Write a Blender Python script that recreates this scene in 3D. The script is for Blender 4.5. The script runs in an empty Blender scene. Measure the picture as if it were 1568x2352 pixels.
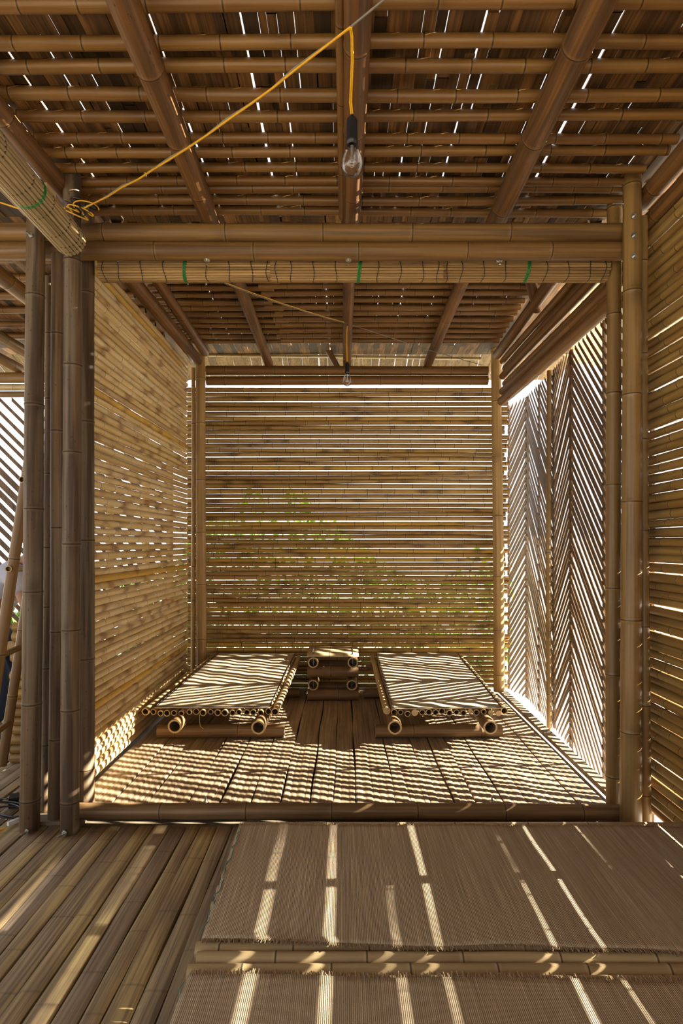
import bpy, math, random
from mathutils import Vector, Matrix, Quaternion

S = bpy.context.scene
COL = S.collection
F, CX, CY, EYE = 1350.0, 790.0, 1248.0, 1.2      # focal length (px), vanishing point, eye height


def wx(px, Y):
    return (px - CX) * Y / F


def wz(py, Y):
    return EYE + (CY - py) * Y / F


# ------------------------------------------------------------------ bookkeeping
def tag(o, label=None, cat=None, group=None, kind=None):
    if label:
        o['label'] = label
    if cat:
        o['category'] = cat
    if group:
        o['group'] = group
    if kind:
        o['kind'] = kind
    return o


def empty(name, loc=(0, 0, 0), rz=0.0):
    o = bpy.data.objects.new(name, None)
    o.location = loc
    o.rotation_euler = (0, 0, rz)
    o.empty_display_size = 0.1
    COL.objects.link(o)
    return o


def link_mesh(name, verts, faces, mats, fmat=None, smooth=True, attrs=None, parent=None, flat=None):
    me = bpy.data.meshes.new(name)
    me.from_pydata([tuple(v) for v in verts], [], faces)
    for m in (mats if isinstance(mats, (list, tuple)) else [mats]):
        me.materials.append(m)
    n = len(me.polygons)
    if fmat:
        me.polygons.foreach_set('material_index', fmat)
    sm = [smooth] * n
    if flat:
        for i in flat:
            sm[i] = False
    me.polygons.foreach_set('use_smooth', sm)
    for k, vals in (attrs or {}).items():
        a = me.attributes.new(k, 'FLOAT', 'POINT')
        a.data.foreach_set('value', vals)
    me.update()
    o = bpy.data.objects.new(name, me)
    COL.objects.link(o)
    if parent:
        o.parent = parent
    return o


class MB:
    """collects shapes that become one mesh"""

    def __init__(self):
        self.v, self.f, self.m, self.r = [], [], [], []
        self.flat = []

    def add(self, verts, faces, mi=0, rnd=0.0, flat=False):
        b = len(self.v)
        self.v += [Vector(p) for p in verts]
        self.r += [rnd] * len(verts)
        for q in faces:
            if flat:
                self.flat.append(len(self.f))
            self.f.append([b + i for i in q])
            self.m.append(mi)

    def box(self, c, s, M=None, mi=0, rnd=0.0):
        c, s = Vector(c), Vector(s) / 2
        vs = []
        for z in (-1, 1):
            for y in (-1, 1):
                for x in (-1, 1):
                    p = Vector((x * s.x, y * s.y, z * s.z))
                    vs.append(c + (M @ p if M else p))
        self.add(vs, [(0, 2, 3, 1), (4, 5, 7, 6), (0, 1, 5, 4), (2, 6, 7, 3), (0, 4, 6, 2), (1, 3, 7, 5)], mi, rnd, True)

    def tube(self, pts, r, sides=8, mi=0, rnd=0.0, caps=True):
        pts = [Vector(p) for p in pts]
        n = len(pts)
        rr = r if isinstance(r, (list, tuple)) else [r] * n
        t0 = (pts[1] - pts[0]).normalized()
        up = Vector((0, 0, 1)) if abs(t0.z) < .9 else Vector((1, 0, 0))
        a = t0.cross(up).normalized()
        vs = []
        for i, p in enumerate(pts):
            t = (pts[min(i + 1, n - 1)] - pts[max(i - 1, 0)]).normalized()
            a = (a - t * a.dot(t)).normalized()
            b = t.cross(a)
            for k in range(sides):
                w = 2 * math.pi * k / sides
                vs.append(p + (a * math.cos(w) + b * math.sin(w)) * rr[i])
        fs = []
        for i in range(n - 1):
            for k in range(sides):
                k2 = (k + 1) % sides
                fs.append((i * sides + k, i * sides + k2, (i + 1) * sides + k2, (i + 1) * sides + k))
        self.add(vs, fs, mi, rnd)
        if caps:
            self.add(vs[:sides], [tuple(range(sides))[::-1]], mi, rnd, True)
            self.add(vs[-sides:], [tuple(range(sides))], mi, rnd, True)

    def lathe(self, prof, c, axis='Z', sides=24, mi=0, rnd=0.0):
        c = Vector(c)
        vs, fs = [], []
        for (r, h) in prof:
            for k in range(sides):
                w = 2 * math.pi * k / sides
                x, y = r * math.cos(w), r * math.sin(w)
                vs.append(c + (Vector((x, y, h)) if axis == 'Z' else Vector((h, x, y)) if axis == 'X' else Vector((y, h, x))))
        for i in range(len(prof) - 1):
            for k in range(sides):
                k2 = (k + 1) % sides
                fs.append((i * sides + k, i * sides + k2, (i + 1) * sides + k2, (i + 1) * sides + k))
        self.add(vs, fs, mi, rnd)

    def build(self, name, mats, parent=None, smooth=True):
        return link_mesh(name, self.v, self.f, mats, self.m, smooth, {'rnd': self.r}, parent, self.flat)


# ------------------------------------------------------------------ materials
def nodes(name):
    m = bpy.data.materials.new(name)
    m.use_nodes = True
    nt = m.node_tree
    nt.nodes.clear()
    out = nt.nodes.new('ShaderNodeOutputMaterial')
    bs = nt.nodes.new('ShaderNodeBsdfPrincipled')
    nt.links.new(bs.outputs[0], out.inputs[0])
    return m, nt, bs, out


def N(nt, typ, **kw):
    n = nt.nodes.new(typ)
    for k, v in kw.items():
        setattr(n, k, v)
    return n


def setv(nt, sock, v):
    if hasattr(v, 'is_output'):
        nt.links.new(v, sock)
    else:
        sock.default_value = v


def mixc(nt, fac, a, b, blend='MIX'):
    n = N(nt, 'ShaderNodeMix', data_type='RGBA', blend_type=blend)
    setv(nt, n.inputs[0], fac)
    for i, c in ((6, a), (7, b)):
        if isinstance(c, tuple) and len(c) == 3:
            c = (*c, 1)
        setv(nt, n.inputs[i], c)
    return n.outputs[2]


def mathn(nt, op, a, b=0.0, clamp=False):
    n = N(nt, 'ShaderNodeMath', operation=op, use_clamp=clamp)
    setv(nt, n.inputs[0], a)
    setv(nt, n.inputs[1], b)
    return n.outputs[0]


def rng(nt, v, a, b, c=0.0, d=1.0):
    n = N(nt, 'ShaderNodeMapRange', clamp=True)
    setv(nt, n.inputs[0], v)
    for i, q in enumerate((a, b, c, d)):
        n.inputs[i + 1].default_value = q
    return n.outputs[0]


def noise(nt, vec, scale, detail=3.0, rough=.55):
    n = N(nt, 'ShaderNodeTexNoise')
    n.inputs['Scale'].default_value = scale
    n.inputs['Detail'].default_value = detail
    n.inputs['Roughness'].default_value = rough
    nt.links.new(vec, n.inputs['Vector'])
    return n.outputs['Fac']


def coords(nt, scale, shift):
    """object coordinates, stretched, and shifted by a number of each object's own"""
    tc = N(nt, 'ShaderNodeTexCoord')
    mp = N(nt, 'ShaderNodeMapping')
    mp.inputs['Scale'].default_value = scale
    nt.links.new(tc.outputs['Object'], mp.inputs['Vector'])
    ad = N(nt, 'ShaderNodeVectorMath', operation='ADD')
    nt.links.new(mp.outputs[0], ad.inputs[0])
    nt.links.new(shift, ad.inputs[1])
    return ad.outputs[0]


def attr(nt, name):
    return N(nt, 'ShaderNodeAttribute', attribute_name=name).outputs['Fac']


def bamboo(name, pale, deep, stain, rough=.42, stains=.6, mixd=.95, gold=0.0, blo=(.54, .70), streak=.5, grey=None, greyamt=0.0, dots=0.0, spec=.45, smear=.35):
    m, nt, bs, out = nodes(name)
    oi = N(nt, 'ShaderNodeObjectInfo')
    rnd = oi.outputs['Random']
    sh = mathn(nt, 'MULTIPLY', rnd, 137.0)
    r2 = mathn(nt, 'FRACT', mathn(nt, 'MULTIPLY', rnd, 37.7))
    fib = noise(nt, coords(nt, (90, 90, 1.6), sh), 1.0, 4.0)
    blot = noise(nt, coords(nt, (9, 9, 3.2), sh), 1.0, 2.0)
    band = noise(nt, coords(nt, (2, 2, 5.0), mathn(nt, 'ADD', sh, 31.0)), 1.0, 1.0)
    c = mixc(nt, rng(nt, r2, 0, 1, .0, mixd), pale, deep)
    c = mixc(nt, rng(nt, band, .35, .7, 0, mixd * .58), c, deep)
    if gold:
        r3 = mathn(nt, 'FRACT', mathn(nt, 'MULTIPLY', rnd, 11.3))
        c = mixc(nt, rng(nt, r3, .84, .92, 0, gold), c, (.72, .43, .035))
        r4 = mathn(nt, 'FRACT', mathn(nt, 'MULTIPLY', rnd, 71.9))
        c = mixc(nt, rng(nt, r4, .72, .95, 0, gold * .7), c, (.42, .27, .12))
        seg = mathn(nt, 'FRACT', mathn(nt, 'ADD', attr(nt, 'seg'), rnd))
        c = mixc(nt, rng(nt, seg, .5, 1, 0, .35), c, deep)
    c = mixc(nt, rng(nt, fib, .38, .68, 0, streak), c, stain)
    if grey:
        g = noise(nt, coords(nt, (22, 22, .9), mathn(nt, 'ADD', sh, 77.0)), 1.0, 3.0)
        c = mixc(nt, rng(nt, g, .42, .62, 0, greyamt), c, grey)
    sm = noise(nt, coords(nt, (26, 26, 1.1), mathn(nt, 'ADD', sh, 53.0)), 1.0, 3.0)
    c = mixc(nt, rng(nt, sm, .47, .60, 0, smear), c, stain)
    nd = attr(nt, 'nd')
    near = rng(nt, nd, 0.0, .07, 1.0, .25)
    st = mathn(nt, 'MULTIPLY', rng(nt, blot, blo[0], blo[1], 0, stains), near)
    c = mixc(nt, st, c, stain)
    if dots:
        d = noise(nt, coords(nt, (130, 130, 50), sh), 1.0, 2.0)
        c = mixc(nt, rng(nt, d, .66, .74, 0, dots), c, tuple(x * .25 for x in stain))
    c = mixc(nt, rng(nt, nd, .004, .012, .4, 0), c, pale)
    c = mixc(nt, rng(nt, nd, .0012, .0036, .9, 0), c, tuple(x * .3 for x in stain))
    setv(nt, bs.inputs['Base Color'], c)
    setv(nt, bs.inputs['Roughness'], rng(nt, fib, .3, .7, rough - .08, rough + .15))
    bs.inputs['Specular IOR Level'].default_value = spec
    bp = N(nt, 'ShaderNodeBump')
    bp.inputs['Strength'].default_value = .25
    bp.inputs['Distance'].default_value = .004
    setv(nt, bp.inputs['Height'], fib)
    nt.links.new(bp.outputs[0], bs.inputs['Normal'])
    return m


def board(name, c1, c2, c3, grain_axis='Y', rough=.6, use_attr=False, joints=True, spread=1.0):
    """split and flattened bamboo: grain along one axis, node marks across it"""
    m, nt, bs, out = nodes(name)
    rnd = attr(nt, 'rnd') if use_attr else N(nt, 'ShaderNodeObjectInfo').outputs['Random']
    sh = mathn(nt, 'MULTIPLY', rnd, 91.0)
    r2 = mathn(nt, 'FRACT', mathn(nt, 'MULTIPLY', rnd, 23.3))
    sc = {'Y': (120, 1.8, 120), 'X': (1.8, 120, 120), 'Z': (120, 120, 1.8)}[grain_axis]
    sb = {'Y': (14, 2.2, 14), 'X': (2.2, 14, 14), 'Z': (14, 14, 2.2)}[grain_axis]
    fib = noise(nt, coords(nt, sc, sh), 1.0, 4.0)
    blot = noise(nt, coords(nt, sb, sh), 1.0, 3.0)
    c = mixc(nt, rng(nt, r2, 0, 1, 0, spread), c1, c2)
    c = mixc(nt, rng(nt, blot, .38, .66, 0, .8), c, c3)
    c = mixc(nt, rng(nt, fib, .42, .66, 0, .65), c, tuple(x * .45 for x in c3))
    if joints:
        tc = N(nt, 'ShaderNodeTexCoord')
        sp = N(nt, 'ShaderNodeSeparateXYZ')
        nt.links.new(tc.outputs['Object'], sp.inputs[0])
        y = sp.outputs['XYZ'.index(grain_axis)]
        q = mathn(nt, 'FRACT', mathn(nt, 'ADD', mathn(nt, 'MULTIPLY', y, 3.1), mathn(nt, 'ADD', sh, mathn(nt, 'MULTIPLY', fib, .02))))
        d = mathn(nt, 'ABSOLUTE', mathn(nt, 'SUBTRACT', q, .5))
        c = mixc(nt, rng(nt, d, .006, .02, .28, 0), c, tuple(x * .35 for x in c3))
    setv(nt, bs.inputs['Base Color'], c)
    bs.inputs['Roughness'].default_value = rough
    bs.inputs['Specular IOR Level'].default_value = .35
    bp = N(nt, 'ShaderNodeBump')
    bp.inputs['Strength'].default_value = .3
    bp.inputs['Distance'].default_value = .004
    setv(nt, bp.inputs['Height'], fib)
    nt.links.new(bp.outputs[0], bs.inputs['Normal'])
    return m


def plain(name, col, rough=.5, metal=0.0, nsc=40.0, var=.25):
    m, nt, bs, out = nodes(name)
    tc = N(nt, 'ShaderNodeTexCoord')
    f = noise(nt, tc.outputs['Object'], nsc, 3.0)
    c = mixc(nt, f, tuple(x * (1 + var) for x in col), tuple(x * (1 - var) for x in col))
    setv(nt, bs.inputs['Base Color'], c)
    bs.inputs['Roughness'].default_value = rough
    bs.inputs['Metallic'].default_value = metal
    return m


def straw(name, c1, c2, c3, warp, pitch):
    """woven reed: fine cords across the weft"""
    m, nt, bs, out = nodes(name)
    zero = N(nt, 'ShaderNodeValue').outputs[0]
    zero.default_value = 0.0
    a = noise(nt, coords(nt, (260, 3.0, 1) if warp == 'Y' else (3, 260, 1), zero), 1.0, 4.0)
    a2 = noise(nt, coords(nt, (38, .7, 1) if warp == 'Y' else (.7, 38, 1), zero), 1.0, 2.0)
    tc = N(nt, 'ShaderNodeTexCoord')
    w = N(nt, 'ShaderNodeTexWave', wave_type='BANDS', bands_direction='X' if warp == 'Y' else 'Y')
    w.inputs['Scale'].default_value = pitch
    w.inputs['Distortion'].default_value = 1.2
    w.inputs['Detail'].default_value = 2.0
    w.inputs['Detail Scale'].default_value = 3.0
    nt.links.new(tc.outputs['Object'], w.inputs['Vector'])
    w2 = N(nt, 'ShaderNodeTexWave', wave_type='BANDS', bands_direction='Y' if warp == 'Y' else 'X')
    w2.inputs['Scale'].default_value = pitch * .8
    w2.inputs['Distortion'].default_value = 2.0
    nt.links.new(tc.outputs['Object'], w2.inputs['Vector'])
    c = mixc(nt, rng(nt, a2, .3, .7), c1, c2)
    c = mixc(nt, rng(nt, a, .45, .7, 0, .8), c, c3)
    c = mixc(nt, rng(nt, a, .30, .42, .55, 0), c, tuple(min(1, x * 1.7) for x in c1))
    h = mathn(nt, 'MULTIPLY', w.outputs['Fac'], mathn(nt, 'ADD', .6, mathn(nt, 'MULTIPLY', w2.outputs['Fac'], .4)))
    c = mixc(nt, rng(nt, h, 0, .35, .5, 0), c, tuple(x * .4 for x in c3))
    setv(nt, bs.inputs['Base Color'], c)
    bs.inputs['Roughness'].default_value = .8
    bs.inputs['Specular IOR Level'].default_value = .2
    bp = N(nt, 'ShaderNodeBump')
    bp.inputs['Strength'].default_value = .5
    bp.inputs['Distance'].default_value = .003
    setv(nt, bp.inputs['Height'], h)
    nt.links.new(bp.outputs[0], bs.inputs['Normal'])
    return m


M_wall = bamboo('bamboo_wall', (.86, .72, .46), (.72, .51, .19), (.27, .12, .035), stains=1.0, streak=.2, smear=.10, mixd=.7, gold=.9, blo=(.53, .62))
M_wallR = bamboo('bamboo_wall_backlit', (.40, .26, .085), (.32, .18, .045), (.11, .045, .012), stains=.9, streak=.3)  # darker copy of the wall bamboo, backlit shade put into its colour
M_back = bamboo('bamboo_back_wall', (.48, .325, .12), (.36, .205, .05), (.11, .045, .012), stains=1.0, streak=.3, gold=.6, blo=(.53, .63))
M_roofpole = bamboo('bamboo_purlin', (.27, .138, .033), (.20, .088, .018), (.065, .025, .007), stains=.6, streak=.4)
M_rafter = bamboo('bamboo_rafter', (.27, .132, .036), (.19, .080, .020), (.05, .021, .008), stains=.9, streak=.6, dots=.9, rough=.5, smear=.6)
M_beam = bamboo('bamboo_beam', (.27, .15, .045), (.21, .106, .026), (.06, .027, .010), smear=.5, stains=.7, streak=.55, rough=.5)
M_post = bamboo('bamboo_post', (.19, .115, .052), (.13, .072, .03), (.035, .019, .010), stains=.9, streak=.6,
                grey=(.17, .135, .10), greyamt=.6, smear=.75, dots=.7, rough=.55, spec=.3)
M_postR = bamboo('bamboo_post_tan', (.33, .205, .07), (.25, .14, .04), (.08, .04, .014), stains=.7, streak=.45, rough=.36, dots=.3)
M_postB = bamboo('bamboo_post_pale', (.48, .31, .115), (.40, .235, .075), (.14, .07, .02), stains=.6, streak=.4, rough=.36)
M_bed = bamboo('bamboo_bed', (.60, .46, .25), (.50, .34, .14), (.20, .10, .04), stains=.6, streak=.3)
M_log = bamboo('bamboo_log', (.30, .18, .075), (.22, .12, .045), (.07, .035, .014), stains=.7, streak=.6, rough=.5)
M_plat = bamboo('bamboo_platform', (.58, .46, .26), (.50, .38, .19), (.22, .13, .06), stains=.5, streak=.25)
M_cut = plain('bamboo_cut', (.50, .36, .18), .7)
M_hollow = plain('bamboo_hollow', (.17, .115, .06), .85)
M_board = board('split_board_floor', (.45, .35, .23), (.37, .27, .165), (.24, .165, .10), use_attr=True)
M_deck = board('split_board_deck', (.56, .41, .17), (.33, .25, .19), (.21, .145, .10), use_attr=True, rough=.75)
M_roof = board('split_board_roof', (.36, .175, .055), (.035, .022, .013), (.055, .030, .015), use_attr=True, joints=False, rough=.7)
M_eave = board('split_board_eave', (.30, .20, .085), (.20, .125, .05), (.11, .065, .025), use_attr=True, joints=False)
M_sunblock = board('pale_sun_block', (.66, .56, .40), (.58, .46, .30), (.44, .34, .20), 'X', use_attr=True, joints=False)  # kept pale so the added awning bounces light indoors
M_slat = board('screen_slat', (.21, .125, .06), (.15, .085, .04), (.085, .045, .022), 'Z', use_attr=True, joints=False)
M_stile = board('screen_stile', (.19, .115, .06), (.15, .085, .045), (.08, .045, .024), 'Z', joints=False)
M_mat = straw('straw_mat', (.58, .465, .31), (.50, .38, .245), (.35, .25, .15), 'Y', 70)
M_bedmat = straw('reed_mat', (.60, .50, .34), (.54, .43, .28), (.40, .30, .18), 'X', 70)
M_fringe = plain('straw_fringe', (.38, .27, .16), .85)
M_blind = board('blind_reed', (.46, .29, .115), (.36, .215, .08), (.22, .12, .045), 'Z', joints=False, use_attr=True)
M_blindL = board('blind_reed_pale', (.50, .38, .21), (.42, .30, .155), (.28, .19, .09), 'Z', joints=False, use_attr=True)
M_dark = plain('dark_cord', (.03, .025, .02), .8)
M_green = plain('green_tie', (.01, .17, .03), .5)
M_yellow = plain('yellow_flex', (.70, .36, .008), .45, nsc=120)
M_grey = plain('grey_flex', (.20, .18, .15), .5)
M_black = plain('black_plastic', (.012, .012, .014), .35)
M_metal = plain('zinc_bolt', (.55, .55, .52), .35, 1.0)
M_white = plain('white_label', (.75, .73, .68), .5)
M_twine = plain('twine', (.52, .40, .20), .8)
M_ground = plain('sand', (.58, .54, .46), .95, nsc=3.0, var=.12)
M_pad = plain('pale_bounce', (.78, .76, .70), .9, nsc=6.0, var=.06)  # extra pale, throws sunlight back through the screens
M_concrete = plain('timber_block', (.17, .13, .085), .85, nsc=25)
M_skin = plain('skin', (.30, .14, .075), .5, nsc=8, var=.1)
M_shirt = plain('shirt_cloth', (.42, .42, .52), .85, nsc=60, var=.08)
M_jeans = plain('denim', (.025, .045, .11), .9, nsc=200, var=.3)
M_hair = plain('hair', (.012, .010, .009), .6)
M_shoe = plain('shoe', (.04, .03, .025), .6)


def leaf_material():
    m, nt, bs, out = nodes('leaf')
    c = mixc(nt, rng(nt, attr(nt, 'rnd'), 0, 1), (.05, .16, .02), (.20, .34, .04))
    setv(nt, bs.inputs['Base Color'], c)
    bs.inputs['Roughness'].default_value = .6
    tr = N(nt, 'ShaderNodeBsdfTranslucent')
    setv(nt, tr.inputs[0], c)
    ad = N(nt, 'ShaderNodeMixShader')
    ad.inputs[0].default_value = .45
    nt.links.new(bs.outputs[0], ad.inputs[1])
    nt.links.new(tr.outputs[0], ad.inputs[2])
    nt.links.new(ad.outputs[0], out.inputs[0])
    return m


def glass_material():
    m, nt, bs, out = nodes('bulb_glass')
    nt.nodes.remove(bs)
    t = N(nt, 'ShaderNodeBsdfTransparent')
    t.inputs[0].default_value = (.96, .96, .96, 1)
    g = N(nt, 'ShaderNodeBsdfGlossy')
    g.inputs['Roughness'].default_value = .02
    lw = N(nt, 'ShaderNodeLayerWeight')
    lw.inputs[0].default_value = .25
    mx = N(nt, 'ShaderNodeMixShader')
    setv(nt, mx.inputs[0], rng(nt, lw.outputs['Fresnel'], 0, 1, .05, .8))
    nt.links.new(t.outputs[0], mx.inputs[1])
    nt.links.new(g.outputs[0], mx.inputs[2])
    nt.links.new(mx.outputs[0], out.inputs[0])
    return m


M_leaf = leaf_material()
M_glass = glass_material()

# ------------------------------------------------------------------ bamboo poles
_seed = [1]


def pole(name, p0, p1, r0, r1=None, mat=None, sp=.25, ends='cc', sides=14, bow=0.0, parent=None,
         label=None, cat=None, group=None, bump=1.05, depth=.10):
    """one culm from p0 to p1: swollen joints, open or capped ends. Joint distance goes to the attribute nd."""
    _seed[0] += 1
    R = random.Random(_seed[0] * 7919)
    p0, p1 = Vector(p0), Vector(p1)
    r1 = r0 if r1 is None else r1
    L = (p1 - p0).length
    nds = []
    z = R.uniform(.05, 1.0) * sp
    while z < L:
        nds.append(z)
        z += sp * R.uniform(.82, 1.18)
    st = {0.0: 1.0, L: 1.0}
    e = min(.006, r0 * .2)
    prev = 0.0
    for q in nds:
        for dz, s in ((-.5 * sp, 1.0), (-3.2 * e, .985), (-e, 1.0), (0, bump), (e, .995), (3.2 * e, .985)):
            if 0 < q + dz < L and q + dz > prev:
                st[q + dz] = s
                prev = q + dz
    zs = sorted(st)

    def ndist(z):
        return min([abs(z - q) for q in nds] or [1.0])

    ba = R.uniform(0, 6.28)
    b1 = (math.cos(ba) * bow, math.sin(ba) * bow)
    ba = R.uniform(0, 6.28)
    b2 = (math.cos(ba) * bow * .5, math.sin(ba) * bow * .5)
    oval = R.uniform(-.025, .025)
    vs, nd, sg, fs, fm, flat = [], [], [], [], [], []
    tone = [R.random() for _ in range(len(nds) + 2)]

    def ring(z, r, d):
        t = z / L
        ox = b1[0] * math.sin(math.pi * t) + b2[0] * math.sin(2 * math.pi * t)
        oy = b1[1] * math.sin(math.pi * t) + b2[1] * math.sin(2 * math.pi * t)
        i = len(vs)
        for k in range(sides):
            w = 2 * math.pi * k / sides
            vs.append((ox + r * (1 + oval) * math.cos(w), oy + r * (1 - oval) * math.sin(w), z))
            nd.append(d)
            sg.append(tone[sum(1 for q_ in nds if q_ < z)])
        return i

    def bridge(a, b, mi, flip=False):
        for k in range(sides):
            k2 = (k + 1) % sides
            q = (a + k, a + k2, b + k2, b + k)
            fs.append(q[::-1] if flip else q)
            fm.append(mi)

    idx = [ring(z, (r0 + (r1 - r0) * z / L) * st[z], ndist(z)) for z in zs]
    for a, b in zip(idx, idx[1:]):
        bridge(a, b, 0)
    for end, which in ((0, ends[0]), (1, ends[1])):
        z = L if end else 0.0
        r = r1 if end else r0
        sgn = -1 if end else 1
        a = ring(z, r, 1.0)
        if which == 'o':
            b = ring(z, r * .76, 1.0)
            n0 = len(fs)
            bridge(a, b, 1, not end)
            flat += range(n0, len(fs))
            b2_ = ring(z, r * .76, 1.0)
            c = ring(z + sgn * min(depth, L * .3), r * .72, 1.0)
            bridge(b2_, c, 2, not end)
            d = ring(z + sgn * min(depth, L * .3), r * .72, 1.0)
            q = tuple(d + k for k in range(sides))
            flat.append(len(fs))
            fs.append(q if end else q[::-1])
            fm.append(2)
        else:
            q = tuple(a + k for k in range(sides))
            flat.append(len(fs))
            fs.append(q if end else q[::-1])
            fm.append(1)
    o = link_mesh(name, vs, fs, [mat, M_cut, M_hollow], fm, True, {'nd': nd, 'seg': sg}, None, flat)
    rot = (p1 - p0).to_track_quat('Z', 'Y')
    rot = rot @ Quaternion((0, 0, 1), R.uniform(0, 6.28))
    o.matrix_basis = Matrix.Translation(p0) @ rot.to_matrix().to_4x4()
    if parent:
        o.parent = parent
        o.matrix_parent_inverse = parent.matrix_basis.inverted()
    tag(o, label, cat, group)
    return o


def child(o, parent):
    o.parent = parent
    o.matrix_parent_inverse = parent.matrix_basis.inverted()
    return o


def bolt(parent, p, n, ln=.03, r=.006):
    mb = MB()
    n = Vector(n).normalized()
    p = Vector(p)
    mb.tube([p - n * .01, p + n * ln], r * .6, 8)
    mb.tube([p, p + n * .008], r, 6)
    mb.tube([p - n * .001, p + n * .002], r * 1.7, 12)
    return child(mb.build('bolt', M_metal), parent)


ORD = ['first', 'second', 'third', 'fourth', 'fifth', 'sixth', 'seventh', 'eighth', 'ninth', 'tenth', 'eleventh',
       'twelfth', 'thirteenth', 'fourteenth', 'fifteenth', 'sixteenth', 'seventeenth', 'eighteenth', 'nineteenth', 'twentieth']

# ------------------------------------------------------------------ ground and planting outside
mb = MB()
mb.add([(-40, -40, -.45), (40, -40, -.45), (40, 60, -.45), (-40, 60, -.45)], [(0, 1, 2, 3)])
tag(mb.build('ground', M_ground), 'pale sandy ground outside the bamboo house', kind='structure')


mb = MB()
mb.box((5.4, 3.2, -.44), (7.6, 9.0, .05))  # pad added as a reflector for the sleeping bay
tag(mb.build('bounce_pad', M_pad), 'added pale pad beyond the folding screens that bounces sun indoors', kind='structure')


def hedge(name, x0, x1, y0, y1, z1, n, label, seed):
    R = random.Random(seed)
    b = MB()
    for _ in range(n):
        x, y = R.uniform(x0, x1), R.uniform(y0, y1)
        z = -.45 + (z1 + .45) * R.random() ** 1.1 * (.75 + .25 * math.sin(x * 1.7 + seed))
        s = R.uniform(.05, .10)
        a = Matrix.Rotation(R.uniform(0, 6.28), 3, 'Z') @ Matrix.Rotation(R.uniform(.3, 1.9), 3, 'X')
        pts = [Vector(q) * s for q in ((0, -1, 0), (.45, -.2, .1), (.3, .5, .05), (0, 1.1, -.1), (-.3, .5, .05), (-.45, -.2, .1))]
        b.add([a @ q + Vector((x, y, z)) for q in pts], [(0, 1, 2, 3), (0, 3, 4, 5)], 0, R.random())
    return tag(b.build(name, M_leaf), label, 'foliage', kind='stuff')


hedge('foliage', -3.0, 1.9, 6.6, 7.8, 1.9, 3000, 'green leaves of the shrubs behind the back wall', 3)
hedge('foliage', -5.6, -3.4, 6.4, 7.4, 1.25, 1300, 'green leaves beyond the slatted screen of the neighbouring room', 5)

# ------------------------------------------------------------------ floors
floor = tag(empty('floor'), 'bamboo floor of the house', kind='structure')
R = random.Random(11)


def ridged(name, x0, x1, y0, y1, zt, ribs, mat, parent, hgt=.0019, wob=.0035, th=.02, pw=2.6):
    """a flattened culm: several ridges side by side, running along Y"""
    ns = max(6, int((y1 - y0) / .12))
    per = 8
    w = (x1 - x0) / ribs
    prof = []
    for i in range(ribs):
        for k in range(per):
            t = k / per
            prof.append((x0 + w * (i + t), -hgt * abs(2 * t - 1) ** pw))
    prof.append((x1, -hgt))
    cuts = [R.uniform(-.003, .003) for _ in range(ribs + 1)]
    ph = [R.uniform(0, 6.28) for _ in range(ribs + 1)]
    lift = [R.uniform(-.0015, .001) for _ in range(ribs)]
    hue = [R.random() for _ in range(ribs)]
    vs, fs, rn, flat = [], [], [], []
    m = len(prof)
    n = m + 4
    for j in range(ns + 1):
        y = y0 + (y1 - y0) * j / ns
        row = []
        for q, (x, z) in enumerate(prof):
            rib = min(q // per, ribs - 1)
            e = q / per - rib
            dx = (wob * math.sin(y * 7 + ph[rib]) + cuts[rib]) * (1 - e) + (wob * math.sin(y * 7 + ph[rib + 1]) + cuts[rib + 1]) * e
            row.append((x + dx, y, zt + z + lift[rib]))
            rn.append(hue[rib])
        lo = zt - th - hgt
        row += [row[m - 1], (row[m - 1][0], y, lo), (row[0][0], y, lo), row[0]]
        rn += [hue[-1], hue[-1], hue[0], hue[0]]
        vs += row
    for j in range(ns):
        for k in list(range(m - 1)) + [m, m + 1, m + 2]:
            if k >= m:
                flat.append(len(fs))
            fs.append((j * n + k, j * n + k + 1, (j + 1) * n + k + 1, (j + 1) * n + k))
    flat += [len(fs), len(fs) + 1]
    fs.append((tuple(range(m)) + (m + 1, m + 2))[::-1])
    fs.append(tuple(ns * n + k for k in tuple(range(m)) + (m + 1, m + 2)))
    return link_mesh(name, vs, fs, mat, None, True, {'rnd': rn}, parent, flat)


x = -1.25
while x < 1.17:                                   # floor of the sleeping bay
    ribs = R.choice([3, 4, 4, 5])
    w = ribs * R.uniform(.030, .036)
    ridged('floor_board', x, min(x + w, 1.235), 2.60 + R.uniform(0, .02), 4.90, R.uniform(-.002, .003), ribs, M_board, floor)
    x += w + R.uniform(.002, .007)
x = -3.6
k = 0
while x < 1.30:                                   # deck of the front room and its neighbour, strip by strip
    w = R.uniform(.050, .072)
    if x + w < -1.33:
        y1 = 4.78
    else:
        y1 = 2.50 + R.uniform(-.014, .014)
    ridged('deck_board', x, x + w, -.9, y1, R.uniform(-.004, .002) - (.004 if x > -.3 else 0), 1, M_deck, floor, hgt=.003, wob=.0025, pw=4)
    k += 1
    x += w + (R.uniform(.006, .010) if k % 4 == 0 else R.uniform(.0008, .0028))
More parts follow.
